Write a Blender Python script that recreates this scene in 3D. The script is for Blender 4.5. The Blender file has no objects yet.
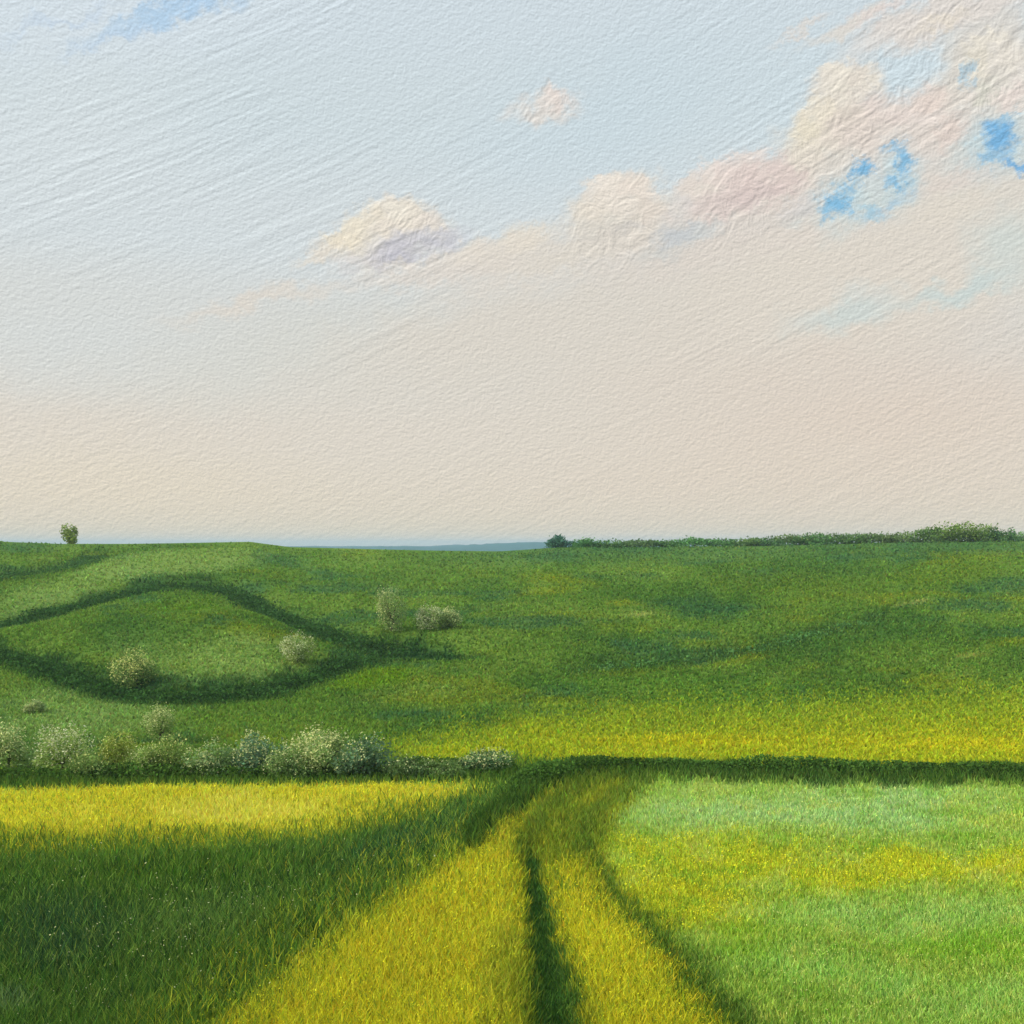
import bpy, math, random
import numpy as np

R = math.radians
rng = np.random.default_rng(7)
random.seed(7)
scene = bpy.context.scene
col = scene.collection

# ------------------------------------------------------------------ camera
# eye point is the origin; the ground falls away in front of it, +Y is "into the view"
F = 1098.0            # focal length, in units of 1/1024 of the picture width
EYE = 545.0           # row of the eye-level horizon
cam_d = bpy.data.cameras.new('camera')
cam = bpy.data.objects.new('camera', cam_d)
col.objects.link(cam)
cam_d.sensor_width = 36.0
cam_d.lens = 36.0 * F / 1024.0
cam_d.shift_y = (EYE - 512.0) / 1024.0
cam_d.clip_start = 0.1
cam_d.clip_end = 20000
cam.location = (0, 0, 0)
cam.rotation_euler = (R(90), 0, 0)
scene.camera = cam

# ------------------------------------------------------------------ numpy helpers
def hash2(ix, iy, seed):
    n = (ix.astype(np.int64) * 374761393 + iy.astype(np.int64) * 668265263 + seed * 1442695041) & 0xFFFFFFFF
    n = ((n ^ (n >> 13)) * 1274126177) & 0xFFFFFFFF
    n = n ^ (n >> 16)
    return (n & 0xFFFFFF) / float(0xFFFFFF)

def vnoise(x, y, seed=0):
    x = np.asarray(x, float); y = np.asarray(y, float)
    ix = np.floor(x); iy = np.floor(y)
    fx = x - ix; fy = y - iy
    fx = fx * fx * (3 - 2 * fx); fy = fy * fy * (3 - 2 * fy)
    a = hash2(ix, iy, seed); b = hash2(ix + 1, iy, seed)
    c = hash2(ix, iy + 1, seed); d = hash2(ix + 1, iy + 1, seed)
    return (a + (b - a) * fx) * (1 - fy) + (c + (d - c) * fx) * fy

def fbm(x, y, seed=0, octv=4):
    s = 0; a = 0.5; t = 0
    for i in range(octv):
        s = s + a * vnoise(x, y, seed + i * 17); t += a
        x = x * 2.03 + 11.7; y = y * 2.03 + 5.3; a *= 0.5
    return s / t                                     # 0..1

def sstep(a, b, x):
    t = np.clip((x - a) / (b - a), 0, 1)
    return t * t * (3 - 2 * t)

def lin(c):
    c = np.asarray(c, float) / 255.0
    return np.where(c <= 0.04045, c / 12.92, ((c + 0.055) / 1.055) ** 2.4)

# ------------------------------------------------------------------ lie of the land
H0, SL = 5.0, 0.12
Y_FOOT, Y_RISE, Y_RIDGE = 68.0, 92.0, 300.0
VAL = -(H0 + SL * Y_FOOT)

RIDGE_U = [-900, -200, 0, 60, 130, 250, 290, 420, 500, 560, 640, 760, 900, 1000, 1100, 1900]
RIDGE_R = [540, 542, 541.5, 544, 544, 541.5, 547, 550, 551, 547, 547.5, 545.5, 542, 541, 541, 543]

def profile(y, ridge):
    y = np.asarray(y, float)
    near = -(H0 + SL * y)
    t = np.clip((y - 2) / 12, 0, 1); t = t * t * (3 - 2 * t)
    near = np.where(y < 14, -1.7 + (-(H0 + SL * 14) + 1.7) * t, near)
    t = np.clip((y - Y_RISE) / (Y_RIDGE - Y_RISE), 0, 1)
    k = 1 - (1 - t) ** 1.6
    hill = VAL + (ridge - VAL) * k
    z = np.where(y < Y_FOOT, near, np.where(y < Y_RISE, VAL, hill))
    # rounded valley edges
    b = np.clip(1 - np.abs(y - Y_FOOT) / 14, 0, 1)
    z = z + 0.42 * b * b * np.where(y < 0, 0, 1)
    back = np.clip((y - Y_RIDGE) / 260, 0, 1)
    z = z - 16 * back * back * (3 - 2 * back)
    return z

_ty = np.concatenate([np.linspace(8, 70, 700), np.linspace(70.2, 300, 1200)])
_tr = EYE - F * profile(_ty, 0.0) / _ty
def y_of_row(row):                       # ground range of a map row
    return np.interp(np.asarray(row, float), _tr[::-1], _ty[::-1])
def row_of_y(y):
    return np.interp(y, _ty, _tr)
def ground_xy(u, row):
    y = y_of_row(row)
    return (np.asarray(u, float) - 512) / F * y, y
def map_of(x, y):
    return 512 + F * x / np.maximum(y, 4), row_of_y(y)

# polylines are surveyed as (bearing, row) and kept as ground coordinates
def line(pts):
    p = np.array(pts, float)
    x, y = ground_xy(p[:, 0], p[:, 1])
    return np.stack([x, y], 1)

def dist_line(x, y, L, ys=1.0):
    d = np.full(np.shape(x), 1e9)
    for a, b in zip(L[:-1], L[1:]):
        ax, ay, bx, by = a[0], a[1] * ys, b[0], b[1] * ys
        dx, dy = bx - ax, by - ay
        t = np.clip(((x - ax) * dx + (y * ys - ay) * dy) / (dx * dx + dy * dy + 1e-9), 0, 1)
        d = np.minimum(d, np.hypot(x - ax - t * dx, y * ys - ay - t * dy))
    return d

GULLY = {
    'upper':  [(-60, 632), (0, 621), (50, 608), (100, 596), (150, 585), (200, 582), (240, 590), (270, 606), (310, 626), (350, 637), (400, 643), (450, 648)],
    'lower':  [(-60, 642), (0, 653), (45, 664), (90, 680), (130, 690), (190, 694), (250, 689), (300, 677), (345, 660), (380, 648), (420, 645)],
    'top':    [(-60, 590), (0, 580), (40, 574), (75, 566), (100, 556)],
    'right':  [(560, 668), (640, 662), (710, 655), (770, 647), (830, 632), (880, 622)],
}
GL = {k: line(v) for k, v in GULLY.items()}
RUT_MID = line([(520, 800), (526, 835), (535, 880), (545, 940), (554, 1000), (566, 1080), (580, 1180)])
RUT_RIGHT = line([(578, 812), (590, 850), (615, 890), (650, 930), (690, 975), (735, 1024), (800, 1090), (900, 1180)])

def height(x, y):
    x = np.asarray(x, float); y = np.asarray(y, float)
    u = 512 + F * x / np.maximum(y, 20)
    ridge = (EYE - np.interp(u, RIDGE_U, RIDGE_R)) / F * Y_RIDGE
    z = profile(y, ridge)
    hill = sstep(95, 135, y) * (1 - sstep(290, 420, y))
    z = z + hill * ((fbm(x / 38 + 3, y / 46, 5, 3) - 0.5) * 2.2) * (1 - 0.8 * sstep(230, 300, y))
    # a low knoll on the left between the two dark folds
    z = z + 1.7 * np.exp(-(((x + 38) / 17) ** 2 + ((y - 126) / 13) ** 2))
    for k, L in GL.items():
        m = (y > 85) & (y < 300)
        if np.any(m):
            d = dist_line(x[m], y[m], L)
            dz = np.zeros_like(z); dz[m] = -{'upper': 1.1, 'lower': 0.8, 'top': 0.6, 'right': 0.35}[k] * np.exp(-(d / 4.5) ** 2); z = z + dz
    near = 1 - sstep(60, 80, y)
    z = z + near * ((fbm(x / 7, y / 9, 21, 3) - 0.5) * 0.5)
    m = (y > 9) & (y < 60)
    if np.any(m):
        dz = np.zeros_like(z)
        dz[m] -= 0.28 * np.exp(-(dist_line(x[m], y[m], RUT_MID) / 0.45) ** 2)
        dz[m] -= 0.10 * np.exp(-(dist_line(x[m], y[m], RUT_RIGHT) / 0.5) ** 2)
        z = z + dz
    # far country: wooded hills more than two kilometres off
    far = sstep(1700, 2700, y)
    b_ = x / np.maximum(y, 100) * F
    z = z + far * (16 - 6 + 14 * np.exp(-((b_ - 40) / 110) ** 2) + 9 * (fbm(x / 90 + 2.2, y / 900, 33, 4) - 0.5) + 7 * (fbm(x / 22 + 2.2, y / 300, 37, 3) - 0.5)) * (1 - 0.25 * sstep(3000, 5000, y))
    return z

# ------------------------------------------------------------------ what grows where
def poly_mask(u, v, pts, soft, noise):
    """soft mask of a field outline; positive inside"""
    p = np.array(pts, float)
    inside = np.zeros(u.shape, bool)
    d = np.full(u.shape, 1e9)
    n = len(p)
    for i in range(n):
        a = p[i]; b = p[(i + 1) % n]
        dx, dy = b - a
        t = np.clip(((u - a[0]) * dx + (v - a[1]) * dy) / (dx * dx + dy * dy + 1e-9), 0, 1)
        d = np.minimum(d, np.hypot(u - a[0] - t * dx, v - a[1] - t * dy))
        if a[1] != b[1]:
            c = ((a[1] > v) != (b[1] > v)) & (u < (b[0] - a[0]) * (v - a[1]) / (b[1] - a[1]) + a[0])
            inside ^= c
    sd = np.where(inside, d, -d) + noise
    return sstep(-soft, soft, sd)

def ell(u, v, cx, cy, rx, ry, ang=0.0, n=0.0):
    c, s = math.cos(R(ang)), math.sin(R(ang))
    dx, dy = u - cx, v - cy
    a = (dx * c + dy * s) / rx; b = (-dx * s + dy * c) / ry
    return sstep(1.0, 0.1, np.sqrt(a * a + b * b) + n)

def pline(u, v, pts, w0, w1, n):
    """band round a polyline whose half width runs from w0 to w1"""
    p = np.array(pts, float)
    best = np.zeros(u.shape)
    m = len(p) - 1
    for i in range(m):
        a, b = p[i], p[i + 1]
        dx, dy = b - a
        t = np.clip(((u - a[0]) * dx + (v - a[1]) * dy) / (dx * dx + dy * dy + 1e-9), 0, 1)
        d = np.hypot(u - a[0] - t * dx, v - a[1] - t * dy)
        w = w0 + (w1 - w0) * (i + t) / m
        best = np.maximum(best, sstep(1.25, 0.35, d / w + n))
    return best

def vegetation(x, y, dith=0.55):
    """colour of the plants (as sRGB 0-255) and their relative height at ground points"""
    u, v = map_of(x, y)
    N = len(u)
    n1 = fbm(u / 60, v / 22, 1, 4) - 0.5
    n2 = fbm(u / 17, v / 9, 2, 3) - 0.5
    n3 = rng.random(N) - 0.5
    jag = n1 * 0.5 + n2 * 0.6 + n3 * 1.1
    C = np.zeros((N, 3)); Hh = np.full(N, 1.0)
    def put(m, c, h=None):
        nonlocal C, Hh
        m = np.clip(m + dith * 4 * m * (1 - m) * (rng.random(N) - 0.5) * 1.3, 0, 1)
        C = C * (1 - m[:, None]) + np.array(c, float) * m[:, None]
        if h is not None: Hh = Hh * (1 - m) + h * m
    one = np.ones(N)
    # ---- hillside
    put(one, (84, 122, 44), 0.65)
    put(sstep(0.0, 0.25, n1) * 0.6, (104, 138, 54))
    put(sstep(0.0, 0.25, -n1) * 0.6, (58, 98, 40))
    g = fbm(u / 90 + 9, v / 14 + 4, 61, 4)
    put(sstep(0.55, 0.75, g) * 0.65, (112, 134, 34))
    g = fbm(u / 70 + 3, v / 13 + 8, 71, 4)
    put(sstep(0.55, 0.75, g) * 0.6, (52, 96, 62))
    e = lambda *a: ell(u, v, *a, n=n1 * 0.9 + n2 * 0.4)
    put(e(50, 598, 150, 26, -18) * 0.85, (120, 156, 80))  # lit crest by the upper fold, painted as paler grass
    put(e(170, 566, 150, 14, -6) * 0.8, (122, 156, 80))  # bright crest above the upper fold, put into the colour
    put(e(190, 560, 140, 12, -6) * 0.7, (110, 145, 66))
    put(e(330, 560, 90, 10, 4) * 0.5, (96, 138, 54))
    put(e(30, 550, 60, 9, -4) * 0.8, (62, 104, 58))
    put(e(190, 610, 70, 18, -4) * 0.8, (76, 118, 26))
    put(e(230, 662, 150, 24, 2) * 0.9, (122, 156, 78))  # light lower rim of the knoll, painted in for relief
    put(e(250, 765, 400, 24, 0) * 0.8, (92, 128, 52))
    put(e(130, 640, 90, 18, 8) * 0.5, (66, 108, 44))
    put(e(380, 675, 80, 18, -4) * 0.8, (94, 132, 24))
    put(e(430, 690, 90, 16, -8) * 0.55, (118, 150, 66))
    put(e(70, 712, 170, 40, 6) * 0.9, (116, 152, 80))  # lighter slope under the lower fold, painted to bring out relief
    put(e(260, 725, 140, 22, 0) * 0.7, (98, 134, 48))
    put(e(440, 722, 120, 9, -12) * 0.6, (62, 104, 48))
    put(e(640, 585, 130, 24, 12) * 0.6, (64, 104, 38))
    put(e(560, 575, 60, 12, 6) * 0.6, (112, 132, 26))
    put(e(540, 620, 90, 16, 0) * 0.5, (62, 104, 62))
    put(e(800, 590, 150, 18, 6) * 0.55, (86, 116, 34))
    put(e(950, 578, 90, 18, -6) * 0.6, (98, 128, 32))
    put(e(700, 612, 100, 16, 6) * 0.6, (48, 92, 56))
    put(e(860, 640, 120, 16, -8) * 0.6, (62, 104, 42))
    put(e(640, 616, 34, 5, -4) * 0.8, (140, 160, 84))
    put(e(970, 659, 36, 5, -4) * 0.7, (140, 160, 74))
    put(e(918, 607, 26, 3, -10) * 0.7, (146, 160, 88))
    put(e(690, 690, 220, 22, 2) * 0.6, (86, 132, 44))
    # ridge crest, cooler
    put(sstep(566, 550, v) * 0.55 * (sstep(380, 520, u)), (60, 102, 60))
    # shade of the hill folds, painted as darker, taller grass along each line
    vary = 0.45 + 1.1 * fbm(u / 45 + 7, v / 30, 81, 3)
    for k, w in (('upper', 11), ('lower', 13), ('top', 9), ('right', 9)):
        p = GULLY[k]
        put(np.clip(vary, 0, 1) * pline(u, v, p, w * (0.5 if k == 'upper' else 1.0), w, n2 * 1.1) * {'upper': 0.78, 'lower': 0.8, 'top': 0.4, 'right': 0.22}[k], (44, 80, 36), 1.2)
    put(e(430, 648, 80, 13, 3) * 0.9, (34, 70, 40), 1.3)  # fold shade carried on to the right by a painted dark patch
    put(e(290, 612, 70, 20, 25) * 0.8, (46, 84, 46))  # secondary shading of the upper fold, painted as a broad darker patch
    put(e(60, 665, 110, 16, 14) * 0.6, (46, 84, 38))  # painted shade widening the lower fold at its left
    # ---- valley floor: yellow-green flowering pasture
    put(poly_mask(u, v, [(380, 742), (450, 726), (560, 712), (700, 700), (1024, 690), (2400, 668), (2400, 790), (1100, 785), (560, 774), (420, 772)], 13, jag * 22) * 0.85, (136, 160, 34), 0.7)
    put(poly_mask(u, v, [(420, 752), (560, 738), (800, 726), (1024, 722), (2400, 700), (2400, 785), (1024, 774), (560, 770)], 9, jag * 24) * 0.8, (158, 172, 30), 0.7)
    put(e(960, 745, 140, 12, 1) * 0.7, (176, 182, 28))
    put(e(700, 742, 160, 8, 1) * 0.5, (176, 176, 24))
    # ---- near side: right-hand crop
    fld = sstep(766, 771, v + n2 * 4)
    put(fld, (138, 174, 72), 0.42)
    f = lambda m: m * fld
    put(f(e(820, 812, 300, 40, 1)) * 0.95, (146, 188, 122), 0.42)
    put(f(e(700, 815, 90, 34, -4)) * 0.8, (150, 190, 120), 0.42)
    put(f(e(740, 862, 330, 40, 1)) * 0.95, (166, 184, 44))
    put(f(e(960, 866, 260, 30, -1)) * 0.9, (168, 184, 42))
    put(f(e(680, 905, 150, 60, 10)) * 0.95, (164, 178, 40))
    put(f(e(910, 916, 230, 34, 0)) * 0.85, (142, 186, 100))
    put(f(e(830, 975, 150, 40, 10)) * 0.85, (138, 186, 92))
    put(f(e(975, 946, 150, 30, -6)) * 0.7, (118, 168, 46))
    put(f(e(740, 945, 60, 26, 20)) * 0.7, (122, 166, 42))
    put(f(e(960, 1010, 160, 40, 0)) * 0.8, (138, 184, 94))
    put(f(e(1250, 900, 200, 60, 0)) * 0.6, (150, 182, 60))
    put(f(sstep(1040, 1120, v)) * 0.7, (110, 150, 50))
    g = fbm(u / 26, v / 11, 91, 3)
    put(f(sstep(0.58, 0.75, g)) * 0.45, (168, 190, 90))
    put(f(sstep(0.42, 0.25, g)) * 0.35, (106, 156, 48))
    # ---- yellow strip on the far left
    put(poly_mask(u, v, [(-900, 786), (0, 787), (300, 788), (516, 783), (484, 802), (426, 820), (330, 834), (180, 846), (0, 850), (-900, 855)], 6, jag * 14), (190, 190, 50), 0.6)
    put(e(230, 812, 200, 20, -3) * fld * sstep(846, 836, v) * sstep(470, 400, u) * 0.55, (210, 204, 92))
    # ---- track verge (mixed green) and its yellow lanes
    put(poly_mask(u, v, [(500, 790), (545, 766), (600, 764), (650, 772), (630, 800), (605, 840), (600, 870), (640, 920), (720, 1024), (900, 1200), (100, 1200), (225, 1024), (420, 880), (480, 820)], 9, jag * 16), (122, 140, 36), 0.7)
    put(poly_mask(u, v, [(506, 808), (522, 812), (526, 850), (528, 900), (520, 950), (505, 1024), (490, 1200), (60, 1200), (250, 1005), (345, 930), (450, 858)], 12, jag * 34), (182, 184, 40), 0.75)
    put(poly_mask(u, v, [(552, 872), (572, 868), (640, 930), (712, 1024), (830, 1200), (640, 1200), (595, 1024), (560, 930)], 9, jag * 26), (184, 186, 40), 0.7)
    lane = sstep(790, 800, v) * (C[:, 2] < 60) * (C[:, 0] > 165) * (u < 760)
    put(lane * (rng.random(N) < 0.2), (126, 150, 44))
    put(e(505, 985, 34, 90, 8) * 0.7, (134, 150, 40))
    put(e(505, 835, 40, 34, -30) * 0.6, (140, 150, 40))
    put(e(420, 960, 70, 60, -40) * 0.4, (160, 164, 38))
    # ---- rank dark meadow on the left
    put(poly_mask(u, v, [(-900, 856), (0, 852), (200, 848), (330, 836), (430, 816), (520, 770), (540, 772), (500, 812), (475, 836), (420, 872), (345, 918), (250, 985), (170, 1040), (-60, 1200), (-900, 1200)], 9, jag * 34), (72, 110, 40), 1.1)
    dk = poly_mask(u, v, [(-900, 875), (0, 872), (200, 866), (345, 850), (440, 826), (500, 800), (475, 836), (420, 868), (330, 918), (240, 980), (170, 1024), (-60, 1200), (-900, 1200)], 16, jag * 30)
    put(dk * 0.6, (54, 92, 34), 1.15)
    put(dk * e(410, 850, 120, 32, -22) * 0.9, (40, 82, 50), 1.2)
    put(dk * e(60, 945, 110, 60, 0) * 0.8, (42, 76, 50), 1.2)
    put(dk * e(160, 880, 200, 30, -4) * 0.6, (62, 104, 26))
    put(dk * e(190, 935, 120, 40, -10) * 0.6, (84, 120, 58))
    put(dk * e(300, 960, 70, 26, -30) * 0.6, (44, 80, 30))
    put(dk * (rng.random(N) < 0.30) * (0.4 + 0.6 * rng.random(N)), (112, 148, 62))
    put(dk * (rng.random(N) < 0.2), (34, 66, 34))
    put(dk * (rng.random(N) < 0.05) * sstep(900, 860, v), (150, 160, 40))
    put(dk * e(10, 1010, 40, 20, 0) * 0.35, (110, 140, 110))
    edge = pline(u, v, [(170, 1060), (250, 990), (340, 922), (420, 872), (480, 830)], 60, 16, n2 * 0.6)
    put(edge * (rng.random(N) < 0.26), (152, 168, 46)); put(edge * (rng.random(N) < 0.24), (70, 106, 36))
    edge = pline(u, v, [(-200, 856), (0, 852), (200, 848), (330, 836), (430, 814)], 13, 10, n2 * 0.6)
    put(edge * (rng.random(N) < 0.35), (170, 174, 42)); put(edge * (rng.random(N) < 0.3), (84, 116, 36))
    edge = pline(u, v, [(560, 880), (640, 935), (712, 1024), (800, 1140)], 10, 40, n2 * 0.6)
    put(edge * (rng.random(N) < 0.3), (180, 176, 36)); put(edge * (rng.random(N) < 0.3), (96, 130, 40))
    # ---- curved dark margin where the track swings right under the hedge
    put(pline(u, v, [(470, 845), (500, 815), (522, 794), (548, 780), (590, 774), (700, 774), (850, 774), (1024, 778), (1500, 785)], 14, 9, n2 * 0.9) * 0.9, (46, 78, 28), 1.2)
    put(pline(u, v, [(525, 850), (540, 815), (570, 790), (620, 776)], 14, 9, n2 * 0.9) * 0.7, (80, 108, 34), 1.0)
    put(pline(u, v, [(582, 850), (588, 825), (612, 800), (650, 782)], 9, 8, n2 * 0.9) * 0.6, (84, 116, 40), 1.0)
    put(e(575, 835, 46, 42, 0) * 0.45, (76, 106, 34))
    # ---- ruts
    put(pline(u, v, [(530, 852), (536, 885), (545, 940), (554, 1000), (566, 1080), (580, 1180)], 4, 42, n2 * 1.0 + n3 * 0.6) * 0.9, (50, 92, 40), 0.55)
    put(pline(u, v, [(590, 850), (615, 890), (650, 930), (690, 975), (735, 1024), (800, 1090), (900, 1180)], 4, 40, n2 * 1.8 + n3 * 1.2) * 0.65, (60, 98, 36), 0.6)
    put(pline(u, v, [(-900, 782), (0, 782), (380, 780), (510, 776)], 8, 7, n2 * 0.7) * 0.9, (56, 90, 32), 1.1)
    return C, Hh, u, v

# ------------------------------------------------------------------ mesh builders
def mesh_from(name, V, faces_flat, sizes, colours=None, mat=None, smooth=False):
    me = bpy.data.meshes.new(name)
    V = np.ascontiguousarray(V, dtype=np.float32)
    me.vertices.add(len(V)); me.vertices.foreach_set('co', V.ravel())
    faces_flat = np.ascontiguousarray(faces_flat, dtype=np.int32).ravel()
    me.loops.add(len(faces_flat)); me.loops.foreach_set('vertex_index', faces_flat)
    sizes = np.asarray(sizes, dtype=np.int32)
    me.polygons.add(len(sizes))
    starts = np.concatenate([[0], np.cumsum(sizes)[:-1]]).astype(np.int32)
    me.polygons.foreach_set('loop_start', starts)
    me.update(calc_edges=True)
    me.validate()
    if colours is not None:
        at = me.color_attributes.new('plant_colour', 'FLOAT_COLOR', 'POINT')
        c4 = np.ones((len(V), 4), np.float32); c4[:, :3] = colours
        at.data.foreach_set('color', c4.ravel())
    if smooth: me.polygons.foreach_set('use_smooth', np.ones(len(sizes), bool))
    if mat: me.materials.append(mat)
    return me

def link(name, me, parent=None, loc=None):
    o = bpy.data.objects.new(name, me); col.objects.link(o)
    if parent: o.parent = parent
    if loc is not None: o.location = loc
    return o

def tag(o, label=None, cat=None, group=None, kind=None):
    if label: o['label'] = label
    if cat: o['category'] = cat
    if group: o['group'] = group
    if kind: o['kind'] = kind
    return o

# ------------------------------------------------------------------ materials
def leaf_material(name, trans=0.3, attr=True, base=(0.1, 0.2, 0.05), var=0.25):
    m = bpy.data.materials.new(name); m.use_nodes = True
    nt = m.node_tree; N = nt.nodes; L = nt.links; N.clear()
    out = N.new('ShaderNodeOutputMaterial')
    dif = N.new('ShaderNodeBsdfDiffuse'); tr = N.new('ShaderNodeBsdfTranslucent')
    mx = N.new('ShaderNodeMixShader'); mx.inputs[0].default_value = trans
    geo = N.new('ShaderNodeNewGeometry')
    hs = N.new('ShaderNodeHueSaturation')
    if attr:
        a = N.new('ShaderNodeAttribute'); a.attribute_name = 'plant_colour'
        L.new(a.outputs['Color'], hs.inputs['Color'])
    else:
        hs.inputs['Color'].default_value = (*base, 1)
    mr = N.new('ShaderNodeMapRange'); mr.inputs['To Min'].default_value = 1 - var; mr.inputs['To Max'].default_value = 1 + var
    L.new(geo.outputs['Random Per Island'], mr.inputs['Value'])
    L.new(mr.outputs['Result'], hs.inputs['Value'])
    L.new(hs.outputs['Color'], dif.inputs['Color']); L.new(hs.outputs['Color'], tr.inputs['Color'])
    L.new(dif.outputs[0], mx.inputs[1]); L.new(tr.outputs[0], mx.inputs[2]); L.new(mx.outputs[0], out.inputs['Surface'])
    return m

M_GRASS = leaf_material('grass_blades', 0.36, var=0.18)
M_LEAF = leaf_material('leaves', 0.25, var=0.3)

def ground_material():
    m = bpy.data.materials.new('meadow_ground'); m.use_nodes = True
    nt = m.node_tree; N = nt.nodes; L = nt.links
    b = N['Principled BSDF']; b.inputs['Roughness'].default_value = 1.0
    b.inputs['Specular IOR Level'].default_value = 0.0
    a = N.new('ShaderNodeAttribute'); a.attribute_name = 'plant_colour'
    tc = N.new('ShaderNodeTexCoord')
    n1 = N.new('ShaderNodeTexNoise'); n1.inputs['Scale'].default_value = 1.6; n1.inputs['Detail'].default_value = 8
    n1.inputs['Roughness'].default_value = 0.7
    L.new(tc.outputs['Object'], n1.inputs['Vector'])
    mr = N.new('ShaderNodeMapRange'); mr.inputs['From Min'].default_value = 0.3; mr.inputs['From Max'].default_value = 0.7
    mr.inputs['To Min'].default_value = 0.65; mr.inputs['To Max'].default_value = 1.3
    L.new(n1.outputs['Fac'], mr.inputs['Value'])
    hs = N.new('ShaderNodeHueSaturation'); L.new(a.outputs['Color'], hs.inputs['Color']); L.new(mr.outputs['Result'], hs.inputs['Value'])
    L.new(hs.outputs['Color'], b.inputs['Base Color'])
    bp = N.new('ShaderNodeBump'); bp.inputs['Strength'].default_value = 0.6; bp.inputs['Distance'].default_value = 0.3
    L.new(n1.outputs['Fac'], bp.inputs['Height']); L.new(bp.outputs[0], b.inputs['Normal'])
    return m

def bark_material():
    m = bpy.data.materials.new('bark'); m.use_nodes = True
    nt = m.node_tree; N = nt.nodes; L = nt.links
    b = N['Principled BSDF']; b.inputs['Roughness'].default_value = 0.9
    n = N.new('ShaderNodeTexNoise'); n.inputs['Scale'].default_value = 9; n.inputs['Detail'].default_value = 5
    r = N.new('ShaderNodeValToRGB')
    r.color_ramp.elements[0].color = (0.03, 0.022, 0.015, 1); r.color_ramp.elements[1].color = (0.12, 0.095, 0.07, 1)
    L.new(n.outputs['Fac'], r.inputs[0]); L.new(r.outputs[0], b.inputs['Base Color'])
    return m
M_BARK = bark_material()

ALB = 1.25
def albedo(C, k=1.0):
    return np.clip((lin(C) * ALB) ** 0.87 * np.array((1.22, 1.08, 0.88)) * k, 0, 0.85)

# ------------------------------------------------------------------ ground sheet
kk = np.concatenate([np.linspace(-3.2, -0.75, 40, endpoint=False), np.linspace(-0.75, 0.75, 420), np.linspace(0.75, 3.2, 41)[1:]])
yy = [-14.0]
while yy[-1] < 7000:
    yy.append(yy[-1] + max(0.12, (yy[-1] + 18) * 0.0085))
yy = np.array(yy)
KX, YY = np.meshgrid(kk, yy)
XX = KX * (YY + 18)
x = XX.ravel(); y = YY.ravel()
z = height(x, y)
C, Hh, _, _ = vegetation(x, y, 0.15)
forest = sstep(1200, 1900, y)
C = C * (1 - forest[:, None]) + np.array((56, 102, 118)) * forest[:, None]  # blue of the distant air is put into the woods' colour
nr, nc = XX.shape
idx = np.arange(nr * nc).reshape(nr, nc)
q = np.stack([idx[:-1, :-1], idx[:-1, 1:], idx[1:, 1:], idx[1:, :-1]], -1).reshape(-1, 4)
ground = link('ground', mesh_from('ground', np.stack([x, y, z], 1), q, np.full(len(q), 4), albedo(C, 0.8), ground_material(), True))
tag(ground, kind='structure')

# ------------------------------------------------------------------ grass
def blades(name, u, v, hgt, wid, lean, tipmix=None, tip=None, kcol=1.0, jitter=0.15, base_dark=0.75, zoff=0.0):
    x, y = ground_xy(u, v)
    n = len(x)
    C, Hh, _, _ = vegetation(x, y)
    z = height(x, y) + zoff
    hh = hgt * Hh * (0.55 + 0.8 * rng.random(n))
    a = rng.random(n) * 2 * np.pi
    dx, dy = np.cos(a), np.sin(a)
    b = rng.random(n) * 2 * np.pi
    ln = lean * hh * (0.3 + rng.random(n))
    lx, ly = np.cos(b) * ln, np.sin(b) * ln
    w = wid * (0.6 + 0.8 * rng.random(n)) * 0.5
    P = np.empty((n, 5, 3))
    P[:, 0] = np.stack([x - dx * w, y - dy * w, z - 0.03], 1)
    P[:, 1] = np.stack([x + dx * w, y + dy * w, z - 0.03], 1)
    P[:, 2] = np.stack([x + dx * w * 0.8 + lx * 0.35, y + dy * w * 0.8 + ly * 0.35, z + hh * 0.6], 1)
    P[:, 3] = np.stack([x - dx * w * 0.8 + lx * 0.35, y - dy * w * 0.8 + ly * 0.35, z + hh * 0.6], 1)
    P[:, 4] = np.stack([x + lx, y + ly, z + hh], 1)
    A = albedo(C, kcol)
    A = A * (1 + jitter * rng.standard_normal((n, 1))) * (1 + 0.10 * rng.standard_normal((n, 3)))
    A = np.clip(A, 0.004, 0.85)
    CC = np.repeat(A[:, None, :], 5, 1)
    CC[:, :2] *= base_dark
    i = np.arange(n) * 5
    quad = np.stack([i, i + 1, i + 2, i + 3], 1); tri = np.stack([i + 3, i + 2, i + 4], 1)
    flat = np.concatenate([quad, tri], 1).ravel()
    sizes = np.tile([4, 3], n)
    me = mesh_from(name, P.reshape(-1, 3), flat, sizes, CC.reshape(-1, 3), M_GRASS)
    return link(name, me)

def scatter(n, u0, u1, r0, r1, power=1.0):
    u = u0 + (u1 - u0) * rng.random(n)
    v = r0 + (r1 - r0) * rng.random(n) ** power
    return u, v

# near crops and meadow; blade width follows the range so far plants read as tufts
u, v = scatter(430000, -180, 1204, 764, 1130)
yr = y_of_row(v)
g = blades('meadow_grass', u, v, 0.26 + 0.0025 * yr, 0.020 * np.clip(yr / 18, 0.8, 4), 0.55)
tag(g, kind='stuff')

u, v = scatter(230000, -180, 1204, 546, 766)
yr = y_of_row(v)
g = blades('hillside_grass', u, v, 0.22 + 0.0016 * yr, 0.0011 * yr * 1.5, 0.9)
tag(g, kind='stuff')

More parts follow.
